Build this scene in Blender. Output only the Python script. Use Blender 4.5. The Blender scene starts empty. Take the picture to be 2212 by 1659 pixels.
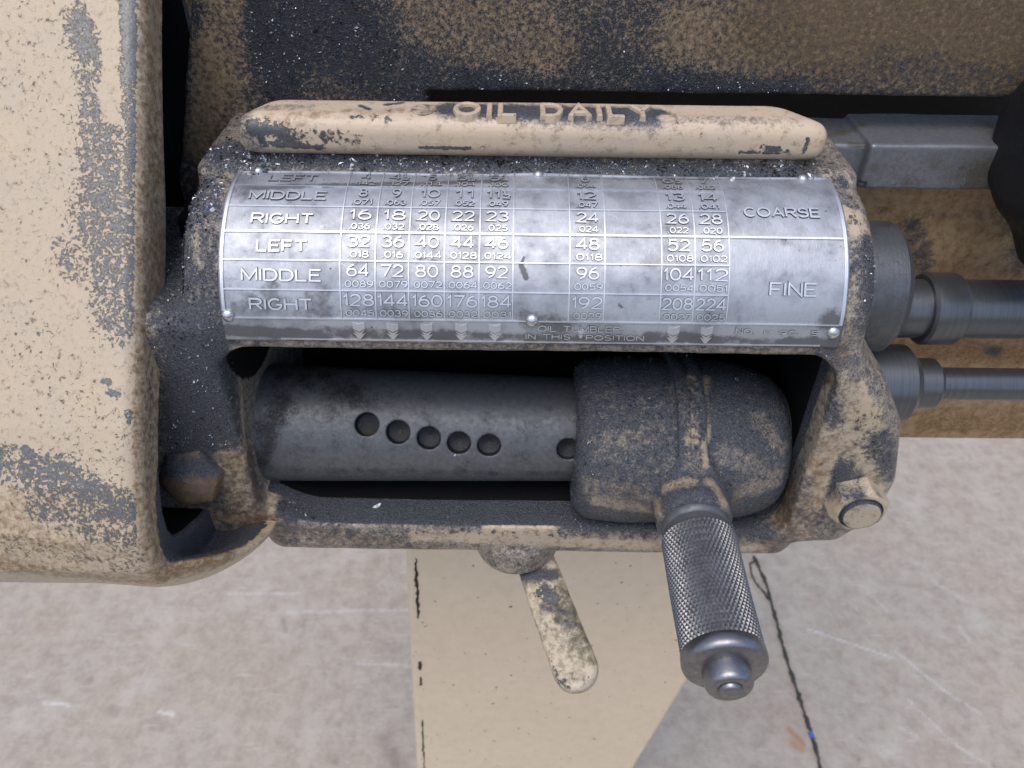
import bpy, math, random
import numpy as np
from mathutils import Vector, Matrix
from mathutils.bvhtree import BVHTree

# ------------------------------------------------------------------ camera, sky, sun, exposure
# All lengths below are in "units" of 0.165 mm; the origin is the axis of the plate's barrel.
S = 0.000165
GROUND = -4600.0                       # floor level in units
scn = bpy.context.scene
COL = scn.collection
def W(p): return (p[0]*S, p[1]*S, (p[2]-GROUND)*S)

cam_d = bpy.data.cameras.new('camera'); cam = bpy.data.objects.new('camera', cam_d); COL.objects.link(cam)
CAMP = np.array([0., -1692.8, 1086.4]); PITCH = math.radians(40); ROLL = math.radians(-0.75)
cam.location = W(CAMP)
cam.rotation_euler = (Matrix.Rotation(math.radians(90)-PITCH, 3, 'X') @ Matrix.Rotation(ROLL*-1, 3, 'Z')).to_euler()
cam_d.sensor_width = 36; cam_d.lens = 27.99; cam_d.clip_start = 0.005; cam_d.clip_end = 100
cam_d.dof.use_dof = True; cam_d.dof.focus_distance = 1790*S; cam_d.dof.aperture_fstop = 20
scn.camera = cam
scn.render.resolution_x = 1024; scn.render.resolution_y = 768

world = bpy.data.worlds.new('World'); scn.world = world; world.use_nodes = True
wn = world.node_tree.nodes; wl = world.node_tree.links
SUN_EL = math.radians(68); SUN_AZ = math.radians(205)      # azimuth measured clockwise from +Y
sky = wn.new('ShaderNodeTexSky'); sky.sky_type = 'NISHITA'; sky.sun_disc = False
sky.sun_elevation = SUN_EL; sky.sun_rotation = SUN_AZ; sky.air_density = 1.0; sky.dust_density = 3.0; sky.ozone_density = 1.0
wl.new(sky.outputs[0], wn['Background'].inputs[0]); wn['Background'].inputs[1].default_value = 0.15
sl = bpy.data.lights.new('sun', 'SUN'); sl.energy = .75; sl.angle = math.radians(45); sl.color = (1, .96, .9)
so = bpy.data.objects.new('sun', sl); COL.objects.link(so)
sd = Vector((math.sin(SUN_AZ)*math.cos(SUN_EL), math.cos(SUN_AZ)*math.cos(SUN_EL), math.sin(SUN_EL)))
so.rotation_euler = sd.to_track_quat('Z', 'Y').to_euler(); so.location = (0, 0, 3)
scn.view_settings.view_transform = 'Standard'; scn.view_settings.look = 'None'
scn.view_settings.exposure = 0.4; scn.view_settings.gamma = 1
random.seed(4); rng = np.random.default_rng(4)

# ------------------------------------------------------------------ measuring helpers
FPX = 1720.; _c, _s = math.cos(PITCH), math.sin(PITCH)
FWD = np.array([0, _c, -_s]); UPV = np.array([0, _s, _c])
def ray(u, v): return FWD + np.array([(u-1106)/FPX, 0, 0]) - (v-829.5)/FPX*UPV
def at_y(u, v, y): r = ray(u, v); return CAMP + (y-CAMP[1])/r[1]*r
def at_z(u, v, z): r = ray(u, v); return CAMP + (z-CAMP[2])/r[2]*r

# ------------------------------------------------------------------ distance fields and meshing
def smin(a, b, k): h = np.clip(.5+.5*(b-a)/k, 0, 1); return b*(1-h)+a*h-k*h*(1-h)
def smax(a, b, k): return -smin(-a, -b, k)
def box(P, lo, hi, r=0.):
    X, Y, Z = P; q = [np.abs(c-(l+h)/2)-(h-l)/2+r for c, l, h in zip((X, Y, Z), lo, hi)]
    o = np.sqrt(sum(np.maximum(a, 0)**2 for a in q))
    return o+np.minimum(np.maximum(q[0], np.maximum(q[1], q[2])), 0)-r
def cyl(P, axis, c, R, lo, hi, r=0.):
    ax = 'xyz'.index(axis); o = [i for i in range(3) if i != ax]
    d0 = np.sqrt((P[o[0]]-c[0])**2+(P[o[1]]-c[1])**2)-R+r
    d1 = np.abs(P[ax]-(lo+hi)/2)-(hi-lo)/2+r
    return np.sqrt(np.maximum(d0, 0)**2+np.maximum(d1, 0)**2)+np.minimum(np.maximum(d0, d1), 0)-r
def ell(P, c, R):
    k0 = np.sqrt(sum(((a-b)/r)**2 for a, b, r in zip(P, c, R)))
    k1 = np.sqrt(sum(((a-b)/(r*r))**2 for a, b, r in zip(P, c, R)))+1e-6
    return k0*(k0-1)/k1
def cast_noise(P, amp, w=70.):
    X, Y, Z = P
    return amp*(np.sin(X/w+1.3*np.sin(Y/w*1.7))*np.sin(Y/w*1.3+2)+np.sin(Z/w*1.1+X/w*.6)*.7+.4*np.sin(X/w*2.9+Z/w*2.3))
def nets(fn, lo, hi, h):
    ax = [np.arange(l, t+h, h, dtype=np.float32) for l, t in zip(lo, hi)]
    P = np.meshgrid(*ax, indexing='ij', sparse=True)
    V = np.asarray(fn(P), dtype=np.float32); V = np.broadcast_to(V, tuple(len(a) for a in ax))
    I = V < 0
    cnt = np.zeros(tuple(n-1 for n in V.shape), np.uint8)
    sl_ = [(slice(0, -1), slice(1, None))[i] for i in (0, 1)]
    for a in (0, 1):
        for b in (0, 1):
            for c in (0, 1): cnt += I[sl_[a], sl_[b], sl_[c]]
    act = (cnt > 0) & (cnt < 8); idx = np.argwhere(act)
    vid = np.full(act.shape, -1, np.int32); vid[act] = np.arange(len(idx))
    cor = {}
    for a in (0, 1):
        for b in (0, 1):
            for c in (0, 1): cor[a, b, c] = V[idx[:, 0]+a, idx[:, 1]+b, idx[:, 2]+c]
    acc = np.zeros((len(idx), 3)); n = np.zeros(len(idx))
    for k0 in cor:
        for d in range(3):
            if k0[d]: continue
            k1 = tuple(1 if i == d else k0[i] for i in range(3)); va, vb = cor[k0], cor[k1]
            m = (va < 0) != (vb < 0); t = np.where(m, va/np.where(m, va-vb, 1), 0)
            p = np.array(k0, float)[None, :].repeat(len(idx), 0); p[:, d] = t
            acc += p*m[:, None]; n += m
    verts = (idx+acc/n[:, None])*h+np.array([a[0] for a in ax])
    faces = []
    for d in range(3):
        e, f = [(1, 2), (2, 0), (0, 1)][d]
        a = np.take(I, range(I.shape[d]-1), d); b = np.take(I, range(1, I.shape[d]), d)
        for sgn in (0, 1):
            q = np.argwhere((a & ~b) if sgn else (~a & b))
            ok = (q[:, e] > 0) & (q[:, f] > 0) & (q[:, e] < act.shape[e]) & (q[:, f] < act.shape[f]); q = q[ok]
            def g(de, df):
                r = q.copy(); r[:, e] -= de; r[:, f] -= df; return vid[r[:, 0], r[:, 1], r[:, 2]]
            F_ = np.stack([g(1, 1), g(0, 1), g(0, 0), g(1, 0)], 1)
            faces.append(F_ if sgn else F_[:, ::-1])
    return verts, np.concatenate(faces)

# ------------------------------------------------------------------ objects
UN = {}                                 # object name -> (verts in units, faces)
def tag(o, label=None, cat=None, group=None, kind=None):
    for k, v in (('label', label), ('category', cat), ('group', group), ('kind', kind)):
        if v: o[k] = v
    return o
def thing(name, org, label, cat, group=None, kind=None):
    o = bpy.data.objects.new(name, None); COL.objects.link(o); o.location = W(org); o['_o'] = tuple(float(a) for a in org)
    o.empty_display_size = .01
    return tag(o, label, cat, group, kind)
def mesh(name, verts, faces, mat, parent=None, smooth=True, org=None):
    verts = np.asarray(verts, float); me = bpy.data.meshes.new(name)
    O = np.array(parent['_o']) if parent is not None else np.array(org if org is not None else verts.mean(0))
    me.from_pydata(((verts-O)*S).tolist(), [], faces.tolist() if isinstance(faces, np.ndarray) else faces)
    me.update()
    if smooth:
        me.polygons.foreach_set('use_smooth', [True]*len(me.polygons))
    if mat: me.materials.append(mat)
    o = bpy.data.objects.new(name, me); COL.objects.link(o); o['_o'] = tuple(float(a) for a in O)
    if parent is not None: o.parent = parent
    else: o.location = W(O)
    UN[o.name] = (verts, faces)
    return o
def sharp(o, deg=35):
    me = o.data; ang = math.radians(deg)
    import bmesh
    bm = bmesh.new(); bm.from_mesh(me)
    for e in bm.edges:
        if len(e.link_faces) == 2 and e.calc_face_angle(0) > ang: e.smooth = False
    bm.to_mesh(me); bm.free(); return o
def grid_faces(nu, nv, wrap=False):
    i, j = np.meshgrid(np.arange(nu if wrap else nu-1), np.arange(nv-1), indexing='ij')
    i = i.ravel(); j = j.ravel(); k = (i+1) % nu
    return np.stack([i*nv+j, k*nv+j, k*nv+j+1, i*nv+j+1], 1)
def lathe(name, prof, axis, c, mat, parent=None, n=64, org=None, deg=35):
    """prof: list of (position along axis, radius)"""
    ax = 'xyz'.index(axis); o = [i for i in range(3) if i != ax]
    th = np.linspace(0, 2*np.pi, n, endpoint=False); m = len(prof)
    V = np.zeros((n, m, 3))
    for j, (p, r) in enumerate(prof):
        V[:, j, ax] = p; V[:, j, o[0]] = c[0]+r*np.cos(th); V[:, j, o[1]] = c[1]+r*np.sin(th)
    F_ = grid_faces(n, m, True)
    if (axis == 'y') == (prof[-1][0] > prof[0][0]): F_ = F_
    else: F_ = F_[:, ::-1]
    ob = mesh(name, V.reshape(-1, 3), F_[:, ::-1], mat, parent, org=org)
    return sharp(ob, deg)
def prism(name, poly, y0, y1, mat, parent=None, plane='xz', bevel=0., org=None, smooth=False):
    n = len(poly); V = []
    for y in (y0, y1):
        for a, b in poly: V.append((a, y, b) if plane == 'xz' else ((a, b, y) if plane == 'xy' else (y, a, b)))
    F_ = [list(range(n)), list(range(2*n-1, n-1, -1))]+[[i, i+n, (i+1) % n+n, (i+1) % n] for i in range(n)]
    o = mesh(name, V, F_, mat, parent, smooth=False, org=org)
    if bevel:
        b = o.modifiers.new('bevel', 'BEVEL'); b.width = bevel*S; b.segments = 3; b.limit_method = 'ANGLE'
        o.data.polygons.foreach_set('use_smooth', [True]*len(o.data.polygons))
        o.modifiers.new('wn', 'WEIGHTED_NORMAL')
    return o
def attr0(o, nm='oil', val=0.):
    a = o.data.attributes.new(nm, 'FLOAT', 'POINT'); a.data.foreach_set('value', np.full(len(o.data.vertices), val, np.float32)); return o
def bvh(o): v, f = UN[o.name]; return BVHTree.FromPolygons([tuple(p) for p in v], f.tolist() if isinstance(f, np.ndarray) else f)
def stain(o, attrs):
    """attrs: name -> (base, [(u0,v0,u1,v1,radius,value)]); each mark is a capsule in space around two points found on the surface"""
    t = bvh(o); V = UN[o.name][0]
    def hit(u, v):
        r = ray(u, v); r /= np.linalg.norm(r)
        h = t.ray_cast(Vector(CAMP), Vector(r))
        if h[0] is None: 
            p = CAMP+r*1900; h = t.find_nearest(Vector(p))
        return np.array(h[0])
    for nm, (base, marks) in attrs.items():
        val = np.full(len(V), base, np.float64)
        for (u0, v0, u1, v1, r, a) in marks:
            A, B = hit(u0, v0), hit(u1, v1); D = ((A+B)/2-CAMP)@FWD; R = r*D/FPX
            d = B-A; L = d@d+1e-9; k = np.clip(((V-A)@d)/L, 0, 1)
            dist = np.linalg.norm(V-A-k[:, None]*d, axis=1)
            w = np.clip((1.8-dist/R)/1.45, 0, 1); w = w*w*(3-2*w)
            val = val*(1-w)+a*w
        at = o.data.attributes.new(nm, 'FLOAT', 'POINT'); at.data.foreach_set('value', val.astype(np.float32))
        UN[o.name+':'+nm] = val
    return o

# ------------------------------------------------------------------ materials
class N:
    def __init__(s, name):
        s.m = bpy.data.materials.new(name); s.m.use_nodes = True; s.t = s.m.node_tree
        s.b = s.t.nodes['Principled BSDF']; tc = s.t.nodes.new('ShaderNodeTexCoord')
        mp = s.t.nodes.new('ShaderNodeVectorMath'); mp.operation = 'SCALE'; mp.inputs[3].default_value = 1/S
        s.t.links.new(tc.outputs['Object'], mp.inputs[0]); s.co = mp.outputs[0]
    def set(s, sock, v):
        if hasattr(v, 'links') or isinstance(v, bpy.types.NodeSocket): s.t.links.new(v, sock)
        else: sock.default_value = v if not isinstance(v, tuple) or len(v) == 4 or sock.type != 'RGBA' else (*v, 1)
    def noise(s, size, detail=4, rough=.6, sc=None, off=0, dist=0):
        n = s.t.nodes.new('ShaderNodeTexNoise'); n.inputs['Scale'].default_value = 1/size; n.inputs['Detail'].default_value = detail
        n.inputs['Roughness'].default_value = rough; n.inputs['Distortion'].default_value = dist
        m = s.t.nodes.new('ShaderNodeMapping'); s.t.links.new(s.co, m.inputs[0])
        if sc: m.inputs['Scale'].default_value = sc
        m.inputs['Location'].default_value = (off, off*1.7, off*.3)
        s.t.links.new(m.outputs[0], n.inputs[0]); return n.outputs[0]
    def vor(s, size, sc=None, feat='F1'):
        n = s.t.nodes.new('ShaderNodeTexVoronoi'); n.inputs['Scale'].default_value = 1/size; n.feature = feat
        m = s.t.nodes.new('ShaderNodeMapping'); s.t.links.new(s.co, m.inputs[0])
        if sc: m.inputs['Scale'].default_value = sc
        s.t.links.new(m.outputs[0], n.inputs[0]); return n.outputs[0]
    def attr(s, nm):
        a = s.t.nodes.new('ShaderNodeAttribute'); a.attribute_name = nm; return a.outputs['Fac']
    def ma(s, op, a, b=0., c=0., clamp=False):
        n = s.t.nodes.new('ShaderNodeMath'); n.operation = op; n.use_clamp = clamp
        for i, v in enumerate((a, b, c)): s.set(n.inputs[i], v)
        return n.outputs[0]
    def rng(s, v, a, b, c=0., d=1.):
        n = s.t.nodes.new('ShaderNodeMapRange'); s.set(n.inputs[0], v)
        for i, x in enumerate((a, b, c, d)): n.inputs[i+1].default_value = x
        return n.outputs[0]
    def mask(s, attr, noise, amp=2.2, sharp=4.):
        """attr 0..1, noise around .5 -> crisp mask whose cover follows attr"""
        x = s.ma('MULTIPLY_ADD', s.ma('SUBTRACT', noise, .5), amp, attr)
        return s.ma('MULTIPLY_ADD', s.ma('SUBTRACT', x, .5), sharp, .5, clamp=True)
    def mix(s, f, a, b):
        n = s.t.nodes.new('ShaderNodeMix'); n.data_type = 'RGBA'; s.set(n.inputs[0], f); s.set(n.inputs[6], a); s.set(n.inputs[7], b); return n.outputs[2]
    def bump(s, h, dist=1., strength=1., prev=None):
        n = s.t.nodes.new('ShaderNodeBump'); s.set(n.inputs['Height'], h); n.inputs['Distance'].default_value = dist*S; s.set(n.inputs['Strength'], strength)
        if prev: s.t.links.new(prev, n.inputs['Normal'])
        return n.outputs[0]
    def out(s, col, rough, metal=0., nrm=None, spec=.5):
        s.set(s.b.inputs['Base Color'], col); s.set(s.b.inputs['Roughness'], rough); s.set(s.b.inputs['Metallic'], metal)
        s.b.inputs['Specular IOR Level'].default_value = spec
        if nrm: s.t.links.new(nrm, s.b.inputs['Normal'])
        return s.m

def painted(name, cream=(.50, .41, .295), chip=(.14, .15, .16), oil=(.050, .055, .066), film=(.17, .095, .038), size=1., gritamp=1., oamp=2.5, osharp=1.8):
    """old cream enamel on cast iron: attributes bare (chips), oil (black grime; also painted shade in hollows), film (brown varnish-like dirt; also some painted shade)"""
    n = N(name)
    a1 = n.noise(140*size, 3, .5); a2 = n.noise(7*size, 5, .7, off=31); a3 = n.noise(24*size, 8, .74, off=77, dist=.25); a5 = n.noise(13*size, 6, .72, off=55); a4 = n.noise(5, 3, .6, off=9)
    col = n.mix(n.rng(a1, .3, .7), cream, tuple(c*k for c, k in zip(cream, (.93, .96, 1.05))))
    col = n.mix(n.rng(a3, .35, .75, 0, .35), col, tuple(c*k for c, k in zip(cream, (.80, .74, .62))))
    fm = n.mask(n.attr('film'), a3, 2.4, 1.7); fine = n.rng(a2, .3, .7, .45, 1.5)
    fcol = n.mix(n.rng(a2, .35, .65), tuple(c*.45 for c in film), tuple(c*1.7 for c in film))
    col = n.mix(n.ma('MULTIPLY', fm, .9), col, fcol)
    mixn = n.ma('ADD', n.ma('MULTIPLY', a5, .6), n.ma('MULTIPLY', a3, .4)); mixo = n.ma('ADD', n.ma('MULTIPLY', a2, .5), n.ma('MULTIPLY', a3, .5))
    bm = n.mask(n.attr('bare'), mixn, 3.2, 9.)
    col = n.mix(bm, col, n.mix(n.rng(a4, .3, .7), chip, tuple(c*.5 for c in chip)))
    om = n.mask(n.attr('oil'), mixo, oamp, osharp)
    col = n.mix(om, col, n.mix(n.rng(a4, .35, .7), oil, tuple(c*2.1 for c in oil)))
    r = n.mix(om, n.mix(bm, (.37,)*3, (.36,)*3), n.mix(n.rng(a2, .35, .65), (.17,)*3, (.38,)*3))
    h = n.ma('MULTIPLY_ADD', bm, -1.2, n.ma('MULTIPLY', a3, 1.3))
    nr = n.bump(h, 1.6, .8)
    g = n.ma('ADD', a4, n.ma('MULTIPLY', a2, 1.5))
    nr = n.bump(g, 4.0*gritamp, n.ma('MULTIPLY_ADD', om, .9, .06), nr)
    return n.out(col, r, n.ma('MULTIPLY', bm, .35), nr)
def steel(name, col=(.30, .31, .33), rough=.38, metal=.85, dirt=.35, dcol=(.03, .032, .036), grit=1., size=1., streak=None):
    n = N(name)
    a1 = n.noise(50*size, 6, .65); a2 = n.noise(6, 5, .7, off=20); a3 = n.noise(14, 5, .6, off=3, sc=streak)
    m = n.mask(n.ma('ADD', n.attr('oil'), dirt), n.ma('ADD', n.ma('MULTIPLY', a1, .6), n.ma('MULTIPLY', a2, .4)), 2.2, 2.2)
    c = n.mix(n.rng(a3, .3, .7), col, tuple(x*.72 for x in col)); c = n.mix(m, c, dcol)
    r = n.mix(m, n.mix(n.rng(a3, .3, .7), (rough*.8,)*3, (rough*1.2,)*3), n.mix(n.rng(a2, .4, .6), (.35,)*3, (.6,)*3))
    nr = n.bump(n.ma('ADD', a2, n.ma('MULTIPLY', a3, .5)), 3*grit, n.ma('MULTIPLY_ADD', m, .6, .18))
    return n.out(c, r, n.ma('MULTIPLY', n.ma('SUBTRACT', 1., m), metal), nr)

M_cover = painted('cover_paint', cream=(.565, .455, .32), chip=(.23, .235, .235), size=.62, gritamp=.5)
M_cast = painted('gearbox_paint', size=.85)
M_face = painted('bed_face_paint', cream=(.46, .31, .17), film=(.23, .125, .045), oil=(.03, .033, .04), size=1.3, gritamp=.8)
M_wall = painted('bed_paint', cream=(.35, .26, .165), film=(.12, .082, .045), oil=(.026, .031, .042), size=.55, gritamp=1.6, oamp=3.4, osharp=3.2)
M_bar = painted('bar_paint', cream=(.62, .49, .35), gritamp=.4)
M_tumb = painted('tumbler_paint', cream=(.36, .285, .19), oil=(.050, .057, .070), size=.8, gritamp=1.0, oamp=3.4, osharp=1.3)
M_lever = painted('lever_paint', cream=(.58, .49, .37), film=(.11, .10, .035), oil=(.04, .045, .055), size=.8, gritamp=.5, oamp=2., osharp=1.5)
M_shaft = steel('dark_shaft_steel', (.155, .165, .18), .52, .45, .14, (.02, .022, .026), 1.)
M_rod = steel('rod_steel', (.16, .17, .185), .36, .75, .14, (.05, .055, .06), .7, streak=(3, .08, .08))
M_rack = steel('rack_steel', (.24, .255, .285), .42, .5, .25, (.085, .078, .066), .8)
M_grip = steel('knurled_steel', (.27, .275, .29), .42, .85, .0, (.03, .03, .035), .3)
M_cap = steel('turned_steel', (.30, .30, .315), .38, .95, .0, (.08, .08, .085), .5)
M_riv = steel('rivet_metal', (.72, .73, .76), .30, .95, -.1, (.1, .1, .1), .5)
M_black = steel('black_iron', (.018, .018, .02), .6, .2, .2, (.008, .008, .009), .8)

def leg_mat():
    n = N('leg_paint'); a1 = n.noise(500, 4, .55); a2 = n.noise(60, 6, .6, off=5); a3 = n.noise(22, 3, .5, off=44)
    c = n.mix(n.rng(a1, .3, .7), (.74, .615, .46), (.71, .59, .435)); c = n.mix(n.rng(a2, .4, .8, 0, .25), c, (.48, .36, .22))
    d = n.rng(a3, .715, .735); c = n.mix(d, c, (.05, .055, .05))
    c = n.mix(n.mask(n.attr('oil'), a2, 2., 5.), c, (.03, .03, .028))
    return n.out(c, .5, 0., n.bump(a2, 2., .3))
M_leg = leg_mat()
def floor_mat():
    n = N('concrete'); a1 = n.noise(900, 5, .6); a2 = n.noise(130, 6, .65, off=50); a3 = n.noise(40, 5, .7, off=80); a4 = n.noise(330, 4, .6, off=12)
    a5 = n.noise(60, 4, .6, sc=(.25, 1.6, 1), off=7)
    c = n.mix(n.rng(a1, .35, .65), (.42, .375, .315), (.435, .37, .29))
    c = n.mix(n.rng(a2, .38, .66, 0, .85), c, (.30, .245, .195)); c = n.mix(n.rng(a1, .52, .68, 0, .5), c, (.34, .26, .20)); c = n.mix(n.rng(a4, .55, .75, 0, .55), c, (.56, .515, .455))
    c = n.mix(n.rng(a3, .35, .75, 0, .5), c, (.52, .465, .40)); c = n.mix(n.rng(a5, .6, .8, 0, .5), c, (.66, .64, .63))
    c = n.mix(n.ma('MULTIPLY', n.attr('white'), n.rng(a3, .35, .6, .15, 1)), c, (.70, .68, .67)); c = n.mix(n.attr('dark'), c, (.13, .09, .085)); c = n.mix(n.attr('rust'), c, (.36, .19, .075))
    return n.out(c, .62, 0., n.bump(n.ma('ADD', a3, a2), 14., .6))
M_floor = floor_mat()
def plate_mat(name, raised):
    n = N(name)
    a1 = n.noise(75, 6, .62, off=4); a2 = n.noise(26, 6, .7, off=60); a3 = n.noise(5, 4, .6, sc=(1.6, .35, .35), off=9); a4 = n.noise(9, 3, .5, off=90)
    base = (.78, .80, .84) if raised else (.53, .555, .60)
    c = n.mix(n.rng(a3, .3, .7, 0, .35), base, tuple(x*.8 for x in base))
    c = n.mix(n.rng(a1, .45, .72, 0, .2 if raised else .8), c, (.25, .26, .29))
    if not raised:
        m = n.mask(n.attr('oil'), n.ma('ADD', n.ma('MULTIPLY', a2, .6), n.ma('MULTIPLY', a1, .4)), 2.0, 3.)
        c = n.mix(n.ma('MULTIPLY', m, .85), c, (.11, .11, .115)); sp = n.rng(a4, .735, .75); c = n.mix(sp, c, (.06, .06, .065))
        r = n.mix(m, n.mix(n.rng(a2, .35, .65), (.54,)*3, (.66,)*3), (.6,)*3)
        return n.out(c, r, n.ma('MULTIPLY_ADD', m, -.35, .95), n.bump(n.ma('ADD', a3, n.ma('MULTIPLY', a2, 2.)), 1.2, .35))
    m = n.attr('oil')
    return n.out(c, .46, .95, n.bump(a3, 1.5, .3))
M_plate = plate_mat('etched_plate', False); M_raise = plate_mat('raised_lettering', True)
def edge_mat():
    n = N('lettering_edge_grime'); return n.out((.10, .10, .11), .5, .6)
M_edge = edge_mat()
def flake_mat():
    n = N('swarf_metal'); a = n.noise(40, 2, .5); return n.out(n.mix(n.rng(a, .42, .58), (.045, .047, .054), (.36, .38, .42)), .34, .7)
M_flake = flake_mat()
def flat(name, c, r=.6, metal=0.):
    n = N(name); a = n.noise(30, 4, .6); return n.out(n.mix(n.rng(a, .3, .7), c, tuple(x*.7 for x in c)), r, metal, n.bump(a, 2, .4))
M_cord = flat('greasy_cord', (.05, .048, .042)); M_blue = flat('blue_tape', (.04, .16, .5)); M_chip = flat('bright_chip', (.8, .8, .8), .35, .3)
def shade_mat():
    n = N('painted_shade'); a = n.noise(14, 4, .6); return n.out((.007, .007, .008), .75, 0., n.bump(a, 3, .4), .15)  # near-black that puts the shade of hollows into their colour
M_shade = shade_mat()
def paint_shade(o, cond):  # gives the chosen hollow faces the painted-shade black
    v_, f_ = UN[o.name]; f_ = np.asarray(f_); c_ = v_[f_].mean(1); o.data.materials.append(M_shade)
    o.data.polygons.foreach_set('material_index', cond(c_).astype(np.int32)); o.data.update()
M_dirt = flat('packed_dirt', (.035, .028, .02), .75)

# ------------------------------------------------------------------ ground
def floor():
    a = np.concatenate([[-30000, -18000, -9000], np.arange(-5600, 6400, 17), [9000, 18000, 30000]])
    b = np.concatenate([[-14000, -6000, -1500], np.arange(500, 5200, 17), [7000, 12000, 24000, 46000]])
    X, Y = np.meshgrid(a, b, indexing='ij'); V = np.stack([X, Y, np.full_like(X, GROUND)], -1).reshape(-1, 3)
    o = mesh('floor', V, grid_faces(len(a), len(b)), M_floor, org=(0, 0, GROUND)); tag(o, kind='structure')
    def marks(L):
        val = np.zeros(len(V))
        for (u0, v0, u1, v1, r, k) in L:
            A, B = at_z(u0, v0, GROUND), at_z(u1, v1, GROUND); d = B-A; t = np.clip(((V-A)@d)/(d@d+1e-9), 0, 1)
            dd = np.linalg.norm(V-A-t[:, None]*d, axis=1); val = np.maximum(val, k*np.clip(1.6-dd/(r*2.4), 0, 1))
        return val.astype(np.float32)
    wh = [(1750,1350,1935,1410,3,.7),(1940,1395,2050,1480,3,.75),(2050,1480,2130,1530,3,.6),(1880,1270,1925,1310,3,.4),(1970,1500,2080,1600,3.5,.5),(2080,1600,2180,1659,4,.5),
          (1990,1225,2100,1290,3,.35),(100,1530,165,1536,4,.8),(355,1547,385,1553,6,.9),(600,1330,900,1320,6,.35),(780,1437,900,1441,4,.4),
          (500,1290,650,1288,4,.4),(2080,1340,2110,1390,3,.3),(1840,1290,1890,1340,3,.35),(1955,1560,1990,1580,6,.4)]
    dk = [(860,1625,866,1655,14,.45),(840,1600,880,1659,22,.25),(200,1479,203,1482,8,.35),(196,1440,202,1452,4,.3),(618,1345,624,1370,7,.35),(247,1545,255,1550,14,.25),(740,1568,742,1570,8,.3),(1881,1655,1883,1657,6,.7),(1866,1633,1867,1634,4,.5),(2156,1641,2158,1642,5,.4),(735,1650,737,1652,8,.4)]
    ru = [(1715,1568,1745,1600,8,.75),(1725,1600,1740,1610,12,.6),(2500,1500,2501,1500,10,.1)]
    for nm, L in (('white', wh), ('dark', dk), ('rust', ru)):
        o.data.attributes.new(nm, 'FLOAT', 'POINT').data.foreach_set('value', marks(L))
floor()

# ------------------------------------------------------------------ lathe bed behind everything
bed = thing('lathe_bed', (300, 345, -860), 'brown stained cream cast iron bed wall running behind the gearbox and rods', 'machine bed')
def upper_f(P):
    d = box(P, (-795, 345, 350), (2600, 700, 900), 10)
    d = smin(d, box(P, (-795, 345, 60), (-230, 700, 500), 10), 6)
    X, Y, Z = P
    d = smin(d, box(P, (-1050, 345, -300), (-500, 700, 900), 10), 6)
    d = smax(d, -(X+784+.32*(545-Z))*.95, 8)
    return d+cast_noise(P, 1.3, 60)+0*X
v, f = nets(upper_f, (-1060, 300, -310), (1700, 420, 960), 9)
upper = mesh('upper_casting', v, f, M_wall, bed)
stain(upper, {'oil': (.60, [(640,60,900,190,60,.75),(520,40,720,60,90,.82),(1000,180,1700,185,28,.86),(1250,120,1330,180,60,.70),(1700,20,2212,60,100,.24),(1480,60,1650,90,60,.34),(1000,60,1180,110,34,.42),(1900,120,2200,170,30,.45),(400,0,420,330,26,.18),(470,0,500,340,34,.40),(440,110,450,260,26,.25),(590,0,600,200,40,.85),(930,20,1160,90,70,.45)]),
              'film': (.55, [(1700,30,2212,100,120,.85),(400,0,410,330,30,.5),(500,0,640,60,60,.6),(1080,170,1300,170,20,.3)]), 'bare': (.12, [(1000,160,1500,170,40,.3)])})
lower = prism('lower_casting', [(-790, -842), (2600, -842), (2600, 138), (-790, 138)], 360, 700, None, bed)
attr0(prism('black_backing', [(-790, -842), (2600, -842), (2600, 900), (-790, 900)], 705, 800, M_black, bed), val=.4)  # black backing added so the slot shows dark instead of sky
X, Z = np.meshgrid(np.linspace(300, 2600, 160), np.linspace(-845, 137, 100), indexing='ij')
lf = mesh('bed_face', np.stack([X, 348+3*np.sin(X/300)+0*Z-6*(Z > 60), Z], -1).reshape(-1, 3), grid_faces(160, 100), M_face, bed)
lower.data.materials.append(M_wall)
for nm in ('oil', 'film', 'bare'): lower.data.attributes.new(nm, 'FLOAT', 'POINT')
stain(lf, {'oil': (.12, [(1960,470,1990,560,26,.62),(2190,420,2212,560,30,.6),(2140,742,2150,746,14,.75),(1900,450,2140,455,10,.3)]), 'film': (.42, [(2030,500,2200,520,30,.38),(2000,900,2212,900,30,.7),(1990,745,2200,750,24,.85)]), 'bare': (.05, [])})
def rack_f(P):
    X, Y, Z = P
    d = box(P, (905, 252, 140), (1600, 470, 262), 9)
    d = np.minimum(d, box(P, (640, 285, 138), (915, 470, 248), 8))
    return smax(d, box(P, (905, 200, 40), (925, 262, 160), 2)*-1, 3)+cast_noise(P, .8, 40)
v, f = nets(rack_f, (620, 230, 120), (1640, 480, 290), 6)
rk = mesh('rack_bar', v, f, M_rack, bed)
stain(rk, {'oil': (.0, [(1790,245,1850,260,16,.5),(1830,300,1860,300,8,.5),(2120,260,2160,280,30,.25),(1900,360,2100,370,30,.15),(2100,370,2160,380,40,.5)])})

# ------------------------------------------------------------------ dark apron edge at the right
ap = thing('carriage_wheel', (1300, 150, 200), 'black shaded rim of the carriage overlapping the rack at right', 'machine part')
def ap_f(P):
    d = cyl(P, 'x', (150, 305), 195, 1225, 1520, 60)
    d = smin(d, cyl(P, 'x', (70, 140), 120, 1290, 1520, 30), 60)
    return d+cast_noise(P, 2, 50)
v, f = nets(ap_f, (1180, -140, -120), (1500, 420, 560), 9)
apo = mesh('wheel_rim', v, f, M_black, ap); stain(apo, {'oil': (.1, [])})

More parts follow.
